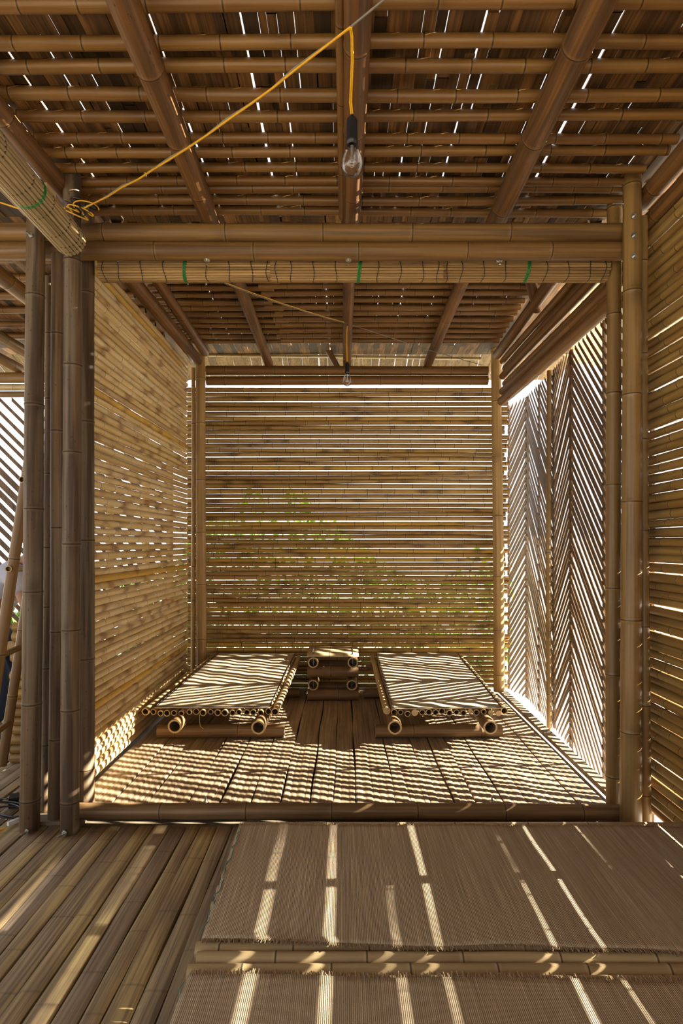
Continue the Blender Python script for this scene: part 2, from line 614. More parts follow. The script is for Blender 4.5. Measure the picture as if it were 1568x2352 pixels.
# edge board and rail outside the folding screens
mb = MB()
mb.box((1.285, 3.70, -.004), (.055, 2.25, .028))
child(mb.build('edge_board', M_board), floor)
mb = MB()
mb.box((-1.25, 2.55, -.012), (.22, .09, .05))
child(mb.build('threshold_block', M_concrete), floor)
mb = MB()
mb.box((-1.17, 1.95, -.038), (4.86, 5.74, .012))  # added sheet under the boards, keeps daylight out of the floor gaps
child(mb.build('gap_dark_sheet', M_concrete), floor)
mb = MB()
for xx in (-3.2, -2.2, -1.25, -.4, .4, 1.22):
    mb.box((xx, 1.95, -.105), (.09, 5.7, .12))
child(mb.build('joist', M_concrete), floor)
mb = MB()
for xx in (-3.2, -1.25, .0, 1.22):
    for yy in (-.6, 1.2, 3.0, 4.7):
        mb.box((xx, yy, -.31), (.10, .10, .30))
child(mb.build('stilt', M_concrete), floor)

# ------------------------------------------------------------------ walls of horizontal poles
wl = tag(empty('wall_left', (-1.27, 3.7, 0)), 'wall of stacked horizontal bamboo poles left of the beds', kind='structure')
R = random.Random(5)
z, i = .018, 0
while z < 2.63:
    r = R.uniform(.0165, .0205)
    z += r
    th = R.uniform(-.003, .003)
    pole('bamboo_pole', (-1.268 + R.uniform(-.003, .003), 2.62, z + th), (-1.268 + R.uniform(-.003, .003), 4.715 + R.uniform(-.012, .012), z - th),
         r * 1.01, r * .97, M_wall, R.uniform(.17, .26), 'cc', 12, .003, wl, bump=1.06)
    gap = R.uniform(.0001, .0009)
    if 1.05 < z < 2.0:
        gap += R.choice([0, .0018, .0032, .005])
    elif z > 2.0 and R.random() < .12:
        gap += .003
    z += r + gap
    i += 1
for yy in (2.72, 3.30, 3.90, 4.45):                # uprights on the far side of the wall
    pole('bamboo_upright', (-1.315, yy, 0), (-1.315, yy, 2.6), .022, .022, M_wall, .3, 'cc', 10, 0, wl)

wb = tag(empty('wall_back', (0, 4.88, 0)), 'back wall of thin horizontal bamboo poles with slits of daylight', kind='structure')
R = random.Random(8)
z = .004
while z < 2.475:
    r = R.uniform(.0165, .0195)
    z += r
    th = R.uniform(-.003, .003)
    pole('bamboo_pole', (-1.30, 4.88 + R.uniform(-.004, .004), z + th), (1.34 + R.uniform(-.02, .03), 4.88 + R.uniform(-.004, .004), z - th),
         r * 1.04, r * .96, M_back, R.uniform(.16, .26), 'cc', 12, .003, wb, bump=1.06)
    z += r + (.0006 + .0024 * (z / 2.4)) * R.choice([.1, .6, 1.0, 1.3, 1.7])

wr = tag(empty('wall_right', (1.36, 1, 0)), 'wall of horizontal bamboo poles right of the front room, sun behind it', kind='structure')
R = random.Random(21)
wide = [(.20, .0026), (.307, .0026), (.355, .0024), (.56, .0024), (.745, .0024), (1.45, .003), (1.9, .004)]
z = .02
while z < 2.56:
    r = R.uniform(.0165, .021)
    z += r
    th = R.uniform(-.0028, .0028)
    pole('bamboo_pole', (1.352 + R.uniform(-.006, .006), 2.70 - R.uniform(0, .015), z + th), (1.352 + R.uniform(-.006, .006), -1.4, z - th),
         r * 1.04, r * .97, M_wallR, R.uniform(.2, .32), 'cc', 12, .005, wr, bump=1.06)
    g = R.uniform(.0002, .0018 if not .68 < z < 1.4 else .0009) if .2 < z < 1.4 else R.uniform(.0006, .0055)
    for (zz, e) in wide:
        if abs(z + r - zz) < .0205:
            g += e
    z += r + g
for yy in (.2, 1.3, 1.95):
    pole('bamboo_upright', (1.40, yy, 0), (1.40, yy, 2.6), .024, .024, M_wall, .3, 'cc', 10, 0, wr)


wf = tag(empty('wall_light_block', (0, -3, 0)), 'unseen bamboo wall added behind the viewer to cut the sky light', kind='structure')
mb = MB()  # added wall out of view, half height, dims the front room
z = .03
while z < .95:
    mb.tube([(-2.4, -3.0, z), (1.45, -3.0, z)], .03, 10)
    z += .061
child(mb.build('pole_layer', M_eave), wf)

# ------------------------------------------------------------------ roofs
def slats(mb, x0, x1, y0, y1, zf, R, wide_gap=.12, lean=.004, gap0=.0016, th=.006, seg=None, ups=(0.0, .004, .008)):
    x = x0
    while x < x1:
        w = R.uniform(.022, .058)
        g = abs(R.gauss(0, gap0))
        if R.random() < wide_gap + (.30 if seg and y0 < 1.6 and .28 < x < .85 else 0):
            g += R.uniform(.003, .010)
        dx = R.uniform(-lean, lean)
        tone = R.random()
        ya = y0
        while ya < y1 - .01:
            yb_ = min(y1, ya + R.uniform(.10, .45)) if seg else y1
            if y1 - yb_ < .06:
                yb_ = y1
            rn = min(.999, max(0, tone + R.uniform(-.45, .45)))
            up = R.choice(ups)
            ex = R.uniform(-.001, .004) if seg else 0
            vs = []
            for yy in (ya - (.004 if ya > y0 else 0), yb_):
                s = (yy - y0) / (y1 - y0)
                z = zf(yy) + up
                for (a, b) in ((0, 0), (w + ex, 0), (w + ex, th), (0, th)):
                    vs.append((x + a + dx * s, yy, z + b))
            mb.add(vs, [(0, 3, 2, 1), (4, 5, 6, 7), (0, 1, 5, 4), (1, 2, 6, 5), (2, 3, 7, 6), (3, 0, 4, 7)], 0, rn, True)
            ya = yb_
        x += w + g


ceil = tag(empty('ceiling', (0, 1.6, 2.75)), 'split bamboo roof boards with slits of daylight', kind='structure')
R = random.Random(31)
FRONT_Z = 2.757
for (a, b) in ((-3.05, -1.21), (-1.2, .55), (.56, 1.52), (1.53, 2.86)):
    mb = MB()
    slats(mb, -1.30, 1.62, a, b, lambda y: FRONT_Z, R, wide_gap=.10, gap0=.0014, seg=True)
    child(mb.build('roof_boards', M_roof), ceil)


mb = MB()
R3 = random.Random(33)
slats(mb, -4.2, -1.36, -3.0, 2.78, lambda y: FRONT_Z - .02, R3, wide_gap=.05, gap0=.0008)
child(mb.build('roof_boards', M_roof), ceil)


def back_z(y):
    return 2.84 - .07 * (y - 3.5)


mb = MB()
slats(mb, -3.3, 1.9, 2.80, 4.86, lambda y: back_z(y) + .018, R, wide_gap=.04, gap0=.0006, seg=True, ups=(0.0, .0006))
child(mb.build('roof_boards', M_roof), ceil)
mb = MB()
slats(mb, -3.3, 1.9, 4.80, 5.22, lambda y: 2.815 - .40 * (y - 4.80), R, wide_gap=.04, gap0=.0008)
child(mb.build('eave_boards', M_eave), ceil)
mb = MB()
R2 = random.Random(77)                              # added awning, shaped to stop the sun low on the left wall
y = 2.0
while y < 5.0:
    w = R2.uniform(.05, .11)
    rn = R2.random()
    vs = []
    for (xx, zz) in ((1.55, 2.82), (4.35, 2.36)):
        for (a, b) in ((0, 0), (w, 0), (w, .008), (0, .008)):
            vs.append((xx, y + a, zz + b))
    mb.add(vs, [(0, 3, 2, 1), (4, 5, 6, 7), (0, 1, 5, 4), (1, 2, 6, 5), (2, 3, 7, 6), (3, 0, 4, 7)], 0, rn, True)
    y += w + R2.uniform(0, .001)
child(mb.build('sun_block_boards', M_sunblock), ceil)

# purlins of the front roof
fp = [1.40, 1.54, 1.675, 1.80, 1.898, 2.007, 2.109, 2.22, 2.305, 2.40, 2.494, 2.543, 2.62, 2.724]
R = random.Random(41)
for i, y in enumerate(reversed(fp)):
    rr = R.uniform(.0185, .0225)
    pole('roof_purlin', (-1.22, y + R.uniform(-.01, .01), 2.735), (1.25 + R.uniform(-.02, .03), y + R.uniform(-.012, .012), 2.735), rr, rr * .93, M_roofpole,
         R.uniform(.19, .25), 'oo', 14, .006,
         label=f'bamboo roof purlin of the front room, {ORD[i]} counted from the lintel towards the camera',
         cat='roof pole', group='front room purlins')
# purlins of the sleeping bay: two lengths each, lapped
R = random.Random(43)
for i in range(19):
    y = 4.53 - .0915 * i
    for side, (a, b) in (('left', (-1.24, -.44 + R.uniform(-.05, .05))), ('right', (-.50 + R.uniform(-.04, .04), 1.19 if i not in (9, 10) else 1.26))):
        rr = R.uniform(.0185, .0215)
        dz = 0 if side == 'left' else -.004
        yy = y + (.018 if side == 'left' else -.018)
        pole('roof_purlin', (a, yy, back_z(y) - .006 + dz), (b, yy + R.uniform(-.01, .01), back_z(y) - .006 + dz), rr, rr * .95,
             M_roofpole, R.uniform(.17, .24), 'oo', 12, .003,
             label=f'{ORD[i]} roof purlin from the back wall over the beds, {side} length',
             cat='roof pole', group='bed bay purlins')
# purlins over the neighbouring bay
for i in range(7):
    y = 4.45 - .21 * i
    pole('roof_purlin', (-3.2, y, back_z(y) - .006), (-1.36, y, back_z(y) - .006), .024, .023, M_roofpole, .25, 'oo', 10, .004,
         label=f'{ORD[i]} purlin from the far end over the neighbouring room at left', cat='roof pole', group='neighbouring room purlins')

# ------------------------------------------------------------------ rafters
RZ = 2.668
pole('roof_rafter', (-.605, -1.0, RZ + .02), (-.603, 2.73, RZ - .012), .049, .042, M_rafter, .38, 'oo', 20, .008,
     label='thick bamboo rafter of the front roof left of the hanging bulb', cat='rafter')
pole('roof_rafter', (.050, -1.0, RZ + .01), (.034, 2.74, RZ - .012), .044, .039, M_rafter, .40, 'oo', 20, .006,
     label='middle rafter of the front roof above the large hanging bulb', cat='rafter')
pole('roof_rafter', (-.012, -1.0, RZ + .035), (-.006, 2.70, RZ + .03), .020, .018, M_rafter, .35, 'oo', 12, .004,
     label='slim bamboo rafter lying against the middle front rafter', cat='rafter')
pole('roof_rafter', (.735, -1.0, RZ + .02), (.688, 2.73, RZ - .012), .052, .043, M_rafter, .42, 'oo', 20, .010,
     label='thick bamboo rafter of the front roof right of the hanging bulb', cat='rafter')
pole('roof_rafter', (-1.21, -1.0, 2.655), (-1.185, 2.60, 2.695), .042, .040, M_rafter, .4, 'oo', 16, .004,
     label='edge rafter of the front roof above the rolled blind at far left', cat='rafter')
pole('roof_rafter', (1.30, -1.0, 2.72), (1.30, 2.58, 2.69), .042, .040, M_rafter, .42, 'oo', 16, .004,
     label='upper edge rafter of the front roof over the right wall', cat='rafter')
pole('roof_rafter', (1.335, -1.0, 2.62), (1.335, 2.58, 2.605), .040, .038, M_rafter, .42, 'oo', 16, .004,
     label='lower edge rafter lying on top of the right wall poles', cat='rafter')


def rz(y):
    return back_z(y) - .088


pole('roof_rafter', (-.622, 2.84, rz(2.84)), (-.612, 4.80, rz(4.80)), .043, .036, M_rafter, .4, 'oo', 18, .008,
     label='rafter over the left bed', cat='rafter')
pole('roof_rafter', (.028, 2.84, rz(2.84)), (.026, 4.82, rz(4.82)), .037, .033, M_rafter, .4, 'oo', 18, .004,
     label='middle rafter over the gap between the beds', cat='rafter')
pole('roof_rafter', (.722, 2.84, rz(2.84)), (.682, 4.80, rz(4.80)), .043, .036, M_rafter, .4, 'oo', 18, .008,
     label='rafter over the right bed', cat='rafter')
pole('roof_rafter', (-1.195, 2.84, 2.675), (-1.175, 4.70, 2.665), .046, .042, M_rafter, .4, 'oo', 18, .004,
     label='thick edge rafter along the top of the left pole wall', cat='rafter')
pole('roof_rafter', (-1.10, 2.84, 2.765), (-1.10, 4.66, 2.715), .036, .034, M_rafter, .36, 'oo', 16, .004,
     label='slimmer edge rafter beside the thick one over the left wall', cat='rafter')
pole('roof_rafter', (1.215, 2.84, 2.76), (1.215, 4.68, 2.70), .040, .036, M_rafter, .36, 'oo', 16, .004,
     label='edge rafter above the folding screens', cat='rafter')
pole('roof_brace', (1.115, 3.55, 2.835), (1.245, 3.78, 2.705), .036, .034, M_rafter, .3, 'oo', 16, 0,
     label='short slanting bamboo brace meeting the edge rafter above the screens', cat='brace')
pole('roof_brace', (-.17, 4.78, 2.84), (-.05, 4.83, 2.64), .026, .024, M_rafter, .3, 'oo', 14, 0,
     label='short slanting bamboo brace left of the middle rafter at the back wall', cat='brace')
pole('roof_rafter', (-1.70, 2.70, 2.70), (-1.70, 4.7, 2.66), .042, .040, M_beam, .4, 'oo', 14, .004,
     label='upper of two grey rafters beyond the left posts', cat='rafter')
pole('roof_rafter', (-1.86, 2.70, 2.64), (-1.80, 4.7, 2.60), .048, .044, M_beam, .4, 'oo', 14, .004,
     label='lower of two grey rafters beyond the left posts', cat='rafter')
pole('roof_rafter', (-2.50, 2.70, 2.70), (-2.42, 4.7, 2.66), .042, .040, M_beam, .4, 'oo', 14, .004,
     label='third rafter seen left of the posts in the neighbouring room', cat='rafter')
pole('roof_rafter', (-2.66, 2.70, 2.62), (-2.60, 4.7, 2.60), .042, .040, M_beam, .4, 'oo', 14, .004,
     label='lowest rafter seen left of the posts in the neighbouring room', cat='rafter')

# ------------------------------------------------------------------ posts and beams of the front frame
PA = pole('bamboo_post', (wx(67, 2.47), 2.47, -.06), (wx(84, 2.47), 2.47, 2.70), .040, .036, M_post, .42, 'oo', 22, .004,
          label='leftmost thick bamboo post of the left cluster, bolted at its foot', cat='post', group='left post cluster')
PB = pole('bamboo_post', (wx(104, 2.60), 2.60, 0), (wx(113, 2.60), 2.60, 2.38), .017, .016, M_post, .32, 'oo', 14, .003,
          label='thinnest post of the left cluster, behind the leftmost post', cat='post', group='left post cluster')
PC = pole('bamboo_post', (wx(127, 2.545), 2.545, 0), (wx(133, 2.545), 2.545, wz(586, 2.545)), .032, .027, M_post, .42, 'oo', 18, .004,
          label='shorter bamboo post with its open top below the beams, second large one from left', cat='post', group='left post cluster')
PD = pole('bamboo_post', (wx(160, 2.45), 2.45, -.06), (wx(165, 2.45), 2.45, 2.74), .037, .035, M_post, .40, 'oo', 22, .004,
          label='tall post in the left cluster beside the end of the sill', cat='post', group='left post cluster')
PE = pole('bamboo_post', (wx(197, 2.66), 2.66, 0), (wx(200, 2.66), 2.66, 2.79), .037, .033, M_post, .5, 'oo', 22, .003,
          label='dark reddish post behind the beams at the edge of the left wall', cat='post', group='left post cluster')
PF = pole('bamboo_post', (wx(1409, 2.65), 2.65, 0), (wx(1410, 2.65), 2.65, 2.74), .034, .032, M_postR, .42, 'oo', 20, .003,
          label='right frame post standing behind the two lintel beams', cat='post', group='right frame posts')
PG = pole('bamboo_post', (wx(1448, 2.49), 2.49, -.02), (wx(1451, 2.49), 2.49, wz(385, 2.49)), .044, .037, M_postR, .46, 'oo', 22, .003,
          label='thickest right frame post, in front of the lintel ends', cat='post', group='right frame posts')
PH = pole('bamboo_post', (wx(1481, 2.53), 2.53, -.01), (wx(1475, 2.53), 2.53, wz(500, 2.53)), .025, .022, M_postR, .36, 'oo', 16, .004,
          label='slim post between the thick right post and the right wall', cat='post', group='right frame posts')
bolt(PA, (wx(70, 2.43), 2.432, wz(540, 2.43)), (-.2, -1, 0))
bolt(PA, (wx(60, 2.42), 2.425, .012), (-.3, -1, 0), .03)
bolt(PD, (wx(150, 2.42), 2.41, .012), (-.5, -1, 0), .035, .008)
for yy in (496, 541, 588):
    bolt(PG, (wx(1456, 2.45), 2.452, wz(yy, 2.45)), (.1, -1, 0), .012, .008)
for yy in (421, 468):
    bolt(PG, (wx(1433, 2.49), 2.49, wz(yy, 2.49)), (-1, 0, 0), .05, .006)

L1 = pole('bamboo_beam', (-2.3, 2.575, wz(534, 2.575)), (1.245, 2.555, wz(536, 2.555)), .0415, .0405, M_beam, .46, 'oo', 22, .003,
          label='upper of the two long bamboo lintel beams across the bay opening', cat='beam', group='lintel beams')
L2 = pole('bamboo_beam', (-2.3, 2.575, wz(576, 2.575)), (1.245, 2.555, wz(577, 2.555)), .039, .038, M_beam, .40, 'oo', 22, .003,
          label='lower of the two long bamboo lintel beams, above the rolled blinds', cat='beam', group='lintel beams')
for px in (475, 800, 1147):
    bolt(L2, (wx(px, 2.56), 2.56, wz(597, 2.56)), (0, -.2, -1), .022, .008)
SILL = pole('bamboo_sill', (wx(176, 2.56), 2.565, .032), (wx(1428, 2.54), 2.545, .034), .034, .034, M_log, .40, 'oo', 22, .003,
            label='round bamboo sill lying on the floor across the bay opening', cat='beam')
for px in (472, 1130):
    bolt(SILL, (wx(px, 2.58), 2.585, .064), (0, 0, 1), .022, .006)

# back frame
pole('bamboo_post', (wx(463, 4.75), 4.75, 0), (wx(461, 4.75), 4.75, wz(788, 4.75)), .042, .037, M_postB, .40, 'oo', 20, .003,
     label='thick corner post behind the left bed', cat='post', group='back corner posts')
pole('bamboo_post', (wx(443, 4.76), 4.76, 0), (wx(444, 4.76), 4.76, 2.62), .018, .016, M_postB, .28, 'oo', 14, .002,
     label='slim post between the left wall and the left corner post', cat='post', group='back corner posts')
pole('bamboo_post', (wx(1146, 4.76), 4.76, 0), (wx(1138, 4.76), 4.76, wz(788, 4.76)), .045, .039, M_postB, .42, 'oo', 20, .004,
     label='pale corner post behind the right bed beside the screens', cat='post', group='back corner posts')
pole('bamboo_beam', (-1.12, 4.79, wz(851, 4.79)), (1.17, 4.79, wz(852, 4.79)), .040, .038, M_roofpole, .36, 'oo', 18, .003,
     label='upper beam on top of the back wall below the eave boards', cat='beam', group='back wall top beams')
pole('bamboo_beam', (-1.12, 4.79, wz(875, 4.79)), (1.17, 4.79, wz(874, 4.79)), .036, .036, M_roofpole, .40, 'oo', 18, .003,
     label='lower beam on top of the back wall above the bright slit', cat='beam', group='back wall top beams')
pole('eave_pole', (-1.12, 4.86, wz(816, 4.86)), (1.13, 4.86, wz(824, 4.86)), .0125, .0115, M_plat, .2, 'oo', 12, .003,
     label='thin yellow pole tied under the eave boards above the back wall', cat='pole')
pole('bamboo_beam', (-3.2, 4.70, wz(868, 4.70)), (-1.40, 4.70, wz(868, 4.70)), .042, .042, M_beam, .4, 'oo', 14, .003,
     label='upper dark beam over the slatted screen of the neighbouring room', cat='beam')
pole('bamboo_beam', (-3.2, 4.72, wz(890, 4.72)), (-1.40, 4.72, wz(890, 4.72)), .026, .026, M_plat, .3, 'oo', 14, .003,  # paler material puts the sun on this beam into its colour
     label='sunlit-toned lower beam over the slatted screen of the neighbouring room', cat='beam')
pole('bamboo_beam', (-3.2, 4.74, wz(906, 4.74)), (-1.40, 4.74, wz(906, 4.74)), .024, .024, M_beam, .3, 'oo', 14, .003,
     label='lowest dark beam resting on the slatted screen of the neighbouring room', cat='beam')
# poles closing the band above the folding screens
hz = [2.331, 2.411, 2.472, 2.534, 2.596, 2.652]
hr = [.036, .031, .029, .028, .0275, .025]
R = random.Random(51)
for i, (z, r) in enumerate(zip(hz, hr)):
    t = R.uniform(-.004, .004)
    xh = 1.275 + (-.02 if i == 0 else .012 * (-1) ** i)
    pole('header_pole', (xh, 2.70, z + t), (xh, 4.69, z - t), r, r * .94, M_roofpole, .3, 'oo', 16, .004,
         label=f'{ORD[i]} pole from the bottom in the stack above the folding screens', cat='pole', group='poles above the screens')

# ------------------------------------------------------------------ folding herringbone screens
pts = [(1.446, 5.20), (1.511, 4.875), (1.457, 4.10), (1.421, 3.704), (1.392, 2.66)]
zb, zt = -.09, 2.42


def screen(a, b, rising, label, seed, z0=zb, z1=zt, pitch=.064, wid=.0315, axis='Y'):
    R = random.Random(seed)
    a, b = Vector((a[0], a[1], 0)), Vector((b[0], b[1], 0))
    t = (b - a).normalized()
    n = Vector((-t.y, t.x, 0))
    W = (b - a).length
    root = tag(empty('folding_screen', (*((a + b) / 2).xy, z0)), label, 'screen', 'folding screen panels')
    mb = MB()
    H = z1 - z0
    sgn = 1 if rising else -1
    c = -W if rising else 0.0
    top = H if rising else H + W
    c += .01
    while c < top:
        # centre line: z = c + sgn * s
        s0, s1 = 0.0, W
        if rising:
            s0, s1 = max(0, -c), min(W, H - c)
        else:
            s0, s1 = max(0, c - H), min(W, c)
        if s1 - s0 > .02:
            o = R.uniform(-.004, .004)
            zA, zB = c + sgn * s0 + o, c + sgn * s1 + o + R.uniform(-.004, .004)
            hw = wid * R.uniform(.85, 1.12) / 2 * 1.414
            off = n * R.uniform(-.003, .003)
            vs = []
            for (s, zz) in ((s0, zA), (s1, zB)):
                for (dz, k) in ((-hw, -1), (hw, -1), (hw, 1), (-hw, 1)):
                    q = a + t * s + n * (.0022 * k) + off
                    vs.append((q.x, q.y, z0 + min(max(zz + dz, 0), H)))
            mb.add(vs, [(0, 1, 2, 3), (4, 7, 6, 5), (0, 4, 5, 1), (1, 5, 6, 2), (2, 6, 7, 3), (3, 7, 4, 0)], 0, R.random(), True)
        c += pitch * R.uniform(.9, 1.1)
    child(mb.build('slat_lattice', M_slat), root)
    M = Matrix(((t.x, n.x, 0), (t.y, n.y, 0), (0, 0, 1)))
    for s in ((.014, W - .014) if W < .5 else (.014, W * .48, W - .014)):
        mb = MB()
        q = a + t * s + n * .0085
        mb.box((q.x, q.y, z0 + H / 2), (.020, .012, H - .01), M)
        child(mb.build('stile', M_stile), root)
    return root


# n points outwards when the panel runs from the far end towards the camera
screen(pts[0], pts[1], True, 'narrow herringbone screen panel next to the pale corner post', 1)
screen(pts[1], pts[2], False, 'herringbone screen panel second from the corner post, left of the rough post', 2)
screen(pts[2], pts[3], True, 'narrow herringbone screen panel right of the rough post', 3)
screen(pts[3], pts[4], False, 'widest herringbone screen panel, nearest the right frame posts', 4)
pole('screen_post', (1.425, 4.085, -.09), (1.425, 4.085, 2.40), .019, .016, M_postR, .5, 'cc', 10, .006,
     label='rough slim post between the second and third screen panels', cat='post')
screen((-3.3, 4.78), (-1.42, 4.78), False, 'slatted screen in the neighbouring room behind the bending person', 9, .02, wz(912, 4.78), .098, .044)

# ------------------------------------------------------------------ rolled blinds
def rolled_blind(p0, p1, r, mat, bands, label, ties, seed, wood=True):
    R = random.Random(seed)
    p0, p1 = Vector(p0), Vector(p1)
    L = (p1 - p0).length
    root = tag(empty('rolled_blind', p0), label, 'blind', 'rolled reed blinds')
    rot = (p1 - p0).to_track_quat('Z', 'Y').to_matrix().to_4x4()
    MW = Matrix.Translation(p0) @ rot

    def put(o):
        o.matrix_basis = MW
        o.parent = root
        o.matrix_parent_inverse = root.matrix_basis.inverted()

    mb = MB()
    n = 24
    for k in range(n):                               # reeds side by side round the roll
        w = 2 * math.pi * k / n
        rr = r - .0045 + (.004 * (k / n))
        c, s = math.cos(w), math.sin(w)
        mb.tube([(rr * c, rr * s, R.uniform(0, .006)), (rr * c, rr * s, L * .5), (rr * c, rr * s, L - R.uniform(0, .006))], 1.02 * math.pi * r / n, 6, 0, R.random())
    for j in range(5):                               # inner turns seen at the ends
        rr = r * (.8 - .16 * j)
        mb.lathe([(rr, .004), (rr, L - .004), (rr - .006, L - .004), (rr - .006, .004), (rr, .004)], (0, 0, 0), 'Z', 20, 0, R.random())
    put(mb.build('reed_roll', mat))
    for z in bands:
        mb = MB()
        ring = [((r + .0028) * math.cos(t * 6.2832 / 20), (r + .0028) * math.sin(t * 6.2832 / 20), z + .004 * math.sin(t * .9 + z * 50)) for t in range(21)]
        mb.tube(ring, .0022, 5, 0, 0, False)
        put(mb.build('weft_cord', M_dark))
    for z in ties:
        mb = MB()
        for q in (0, .005, .010):
            ring = [((r + .004) * math.cos(t * 6.2832 / 20), (r + .004) * math.sin(t * 6.2832 / 20), z + q + .006 * math.sin(t * .31)) for t in range(21)]
            mb.tube(ring, .0024, 5, 0, 0, False)
        put(mb.build('tie', M_green))
    return root


def zz(py, Y):
    return wz(py, Y)


for i, (a, b, y0, tie, lab) in enumerate(((231, 629, 2.66, 427, 'rolled reed blind under the lintel, left one of three'),
                                         (622, 1016, 2.645, 823, 'rolled reed blind under the lintel, middle one of three'),
                                         (1010, 1393, 2.66, 1205, 'rolled reed blind under the lintel, right one of three'))):
    xa, xb = wx(a, y0), wx(b, y0)
    L = xb - xa
    bands = [L * t for t in (.035, .12, .25, .38, .62, .75, .88, .965)]
    rolled_blind((xa, y0, zz(622, y0)), (xb, y0, zz(622 if i else 621, y0)), .046, M_blind, bands, lab, [wx(tie, y0) - xa], 60 + i)
o = rolled_blind((-1.13, 1.15, 2.475), (-1.118, 2.41, 2.438), .058, M_blindL, [.05, .2, .36, .52, .64, .70, .86, 1.0, 1.12, 1.20, 1.235],
                 'pale rolled reed blind hanging along the left edge of the front room', [.93], 70)
mb = MB()
mb.box((-1.105, 2.20, 2.512), (.02, .07, .035))
child(mb.build('tag', M_cut), o)

# ------------------------------------------------------------------ bamboo beds
def bed(label, xf0, xf1, xb0, xb1, yf, yb, n, seed, runners, cross, flip):
    R = random.Random(seed)
    root = tag(empty('bamboo_bed', ((xf0 + xf1) / 2, yf, 0)), label, 'bed', 'bamboo beds')
    zf, zbk = .181, .275
    for i in range(n):
        t = i / (n - 1)
        edge = i in (0, n - 1)
        r = .0225 if edge else R.uniform(.0155, .0208)
        xf = xf0 + (xf1 - xf0) * t + (0 if edge else R.uniform(-.004, .004))
        xb = xb0 + (xb1 - xb0) * t
        dz = .004 if edge else R.uniform(-.008, .003)
        pole('slat_pole', (xf, yf + R.uniform(-.012, .012), zf + dz), (xb, yb + R.uniform(-.015, .01), zbk + dz * .5), r, r * .86, M_bed,
             R.uniform(.2, .3), 'oc' if R.random() > .15 else 'cc', 16, .002, root, bump=1.06)
    for (xa, xb, ya) in runners:
        pole('runner', (xa, ya, .122), (xb, 4.62, .192), .0415, .039, M_log, .45, 'oo', 20, .002, root)
    for (xa, xb, y, z, r) in cross:
        pole('crossbar', (xa, y, z), (xb, y + .01, z), r, r * .97, M_log, .42, 'oo', 20, .002, root)
    return root


bed('bamboo pole bed along the left wall, under a reed mat', wx(336, 3.56), wx(632, 3.56), wx(488, 4.76), wx(686, 4.76), 3.55, 4.77, 19, 1,
    ((wx(402, 3.47), wx(520, 4.62), 3.46), (wx(594, 3.46), wx(658, 4.62), 3.44)),
    ((wx(362, 3.62), wx(652, 3.62), 3.63, .041, .041), (wx(470, 4.56), wx(687, 4.56), 4.57, .037, .037), (wx(480, 4.62), wx(685, 4.62), 4.66, .222, .026)), 0)
bed('bamboo pole bed on the right beside the folding screens, under a reed mat', wx(888, 3.56), wx(1158, 3.56), wx(856, 4.76), wx(1056, 4.76), 3.55, 4.77, 18, 2,
    ((wx(906, 3.46), wx(880, 4.62), 3.44), (wx(1124, 3.46), wx(1035, 4.62), 3.44)),
    ((wx(862, 3.62), wx(1153, 3.62), 3.63, .041, .041), (wx(836, 4.56), wx(1060, 4.56), 4.57, .037, .037), (wx(842, 4.62), wx(1050, 4.62), 4.66, .222, .026)), 1)


def mat_sheet(name, P, nx, ny, th, mat, label, seed, amp, fringe=None, group=None, cover=None):
    """P(u,v) -> point of the top; u across, v away from the camera"""
    R = random.Random(seed)
    ph = [R.uniform(0, 6.28) for _ in range(4)]
    vs, fs = [], []
    for lay in (0, 1):
        for j in range(ny + 1):
            for i in range(nx + 1):
                u, v = i / nx, j / ny
                p = Vector(P(u, v))
                p.z += amp * (math.sin(u * 17 + ph[0]) * math.sin(v * 9 + ph[1]) + .6 * math.sin(u * 31 + v * 5 + ph[2])) - (th if lay == 0 else 0)
                vs.append(p)
    n = (nx + 1) * (ny + 1)
    w = nx + 1
    for j in range(ny):
        for i in range(nx):
            q = (j * w + i, j * w + i + 1, (j + 1) * w + i + 1, (j + 1) * w + i)
            fs.append(q[::-1])
            fs.append(tuple(n + k for k in q))
    rim = [i for i in range(nx + 1)] + [j * w + nx for j in range(1, ny + 1)] + [ny * w + i for i in range(nx - 1, -1, -1)] + [j * w for j in range(ny - 1, 0, -1)]
    for k in range(len(rim)):
        a, b = rim[k], rim[(k + 1) % len(rim)]
        fs.append((a, b, n + b, n + a))
    o = link_mesh(name, vs, fs, mat)
    tag(o, label, 'mat', group)
    if fringe:
        mb = MB()
        for (v, d) in ((0.0, -1), (1.0, 1)):
            for k in range(fringe):
                u = (k + R.random()) / fringe
                p = Vector(P(u, v))
                p.z -= th * .4
                ln = R.uniform(.006, .020)
                q = p + Vector((R.uniform(-.006, .006), d * ln, R.uniform(-.004, .003)))
                mb.tube([p + Vector((0, -d * .004, 0)), q], .0011, 4, 0, 0, False)
        child(mb.build('fringe', M_fringe), o)
    return o


def bedmat(xf0, xf1, xb0, xb1, yf, yb, label, seed, dip):
    def P(u, v):
        y = yf + (yb - yf) * v + dip * math.sin(u * 5 + seed) * .006 * (1 - v)
        x = (xf0 + (xf1 - xf0) * u) * (1 - v) + (xb0 + (xb1 - xb0) * u) * v
        z = .181 + .094 * (y - 3.55) / 1.22 + .0330
        if v < .04:
            z -= .006 * (1 - v / .04)
        return (x, y, z)
    o = mat_sheet('reed_mat', P, 40, 50, .006, M_bedmat, label, seed, .0016, None, 'bed mats')
    mb = MB()                                     # stitched dark hem
    for (u, rr) in ((0.004, .0028), (.996, .0028)):
        mb.tube([Vector(P(u, k / 40)) + Vector((0, 0, .001)) for k in range(41)], rr, 6)
    mb.tube([Vector(P(k / 40, .004)) + Vector((0, 0, .0)) for k in range(41)], .0028, 6)
    child(mb.build('hem', M_dark), o)
    return o


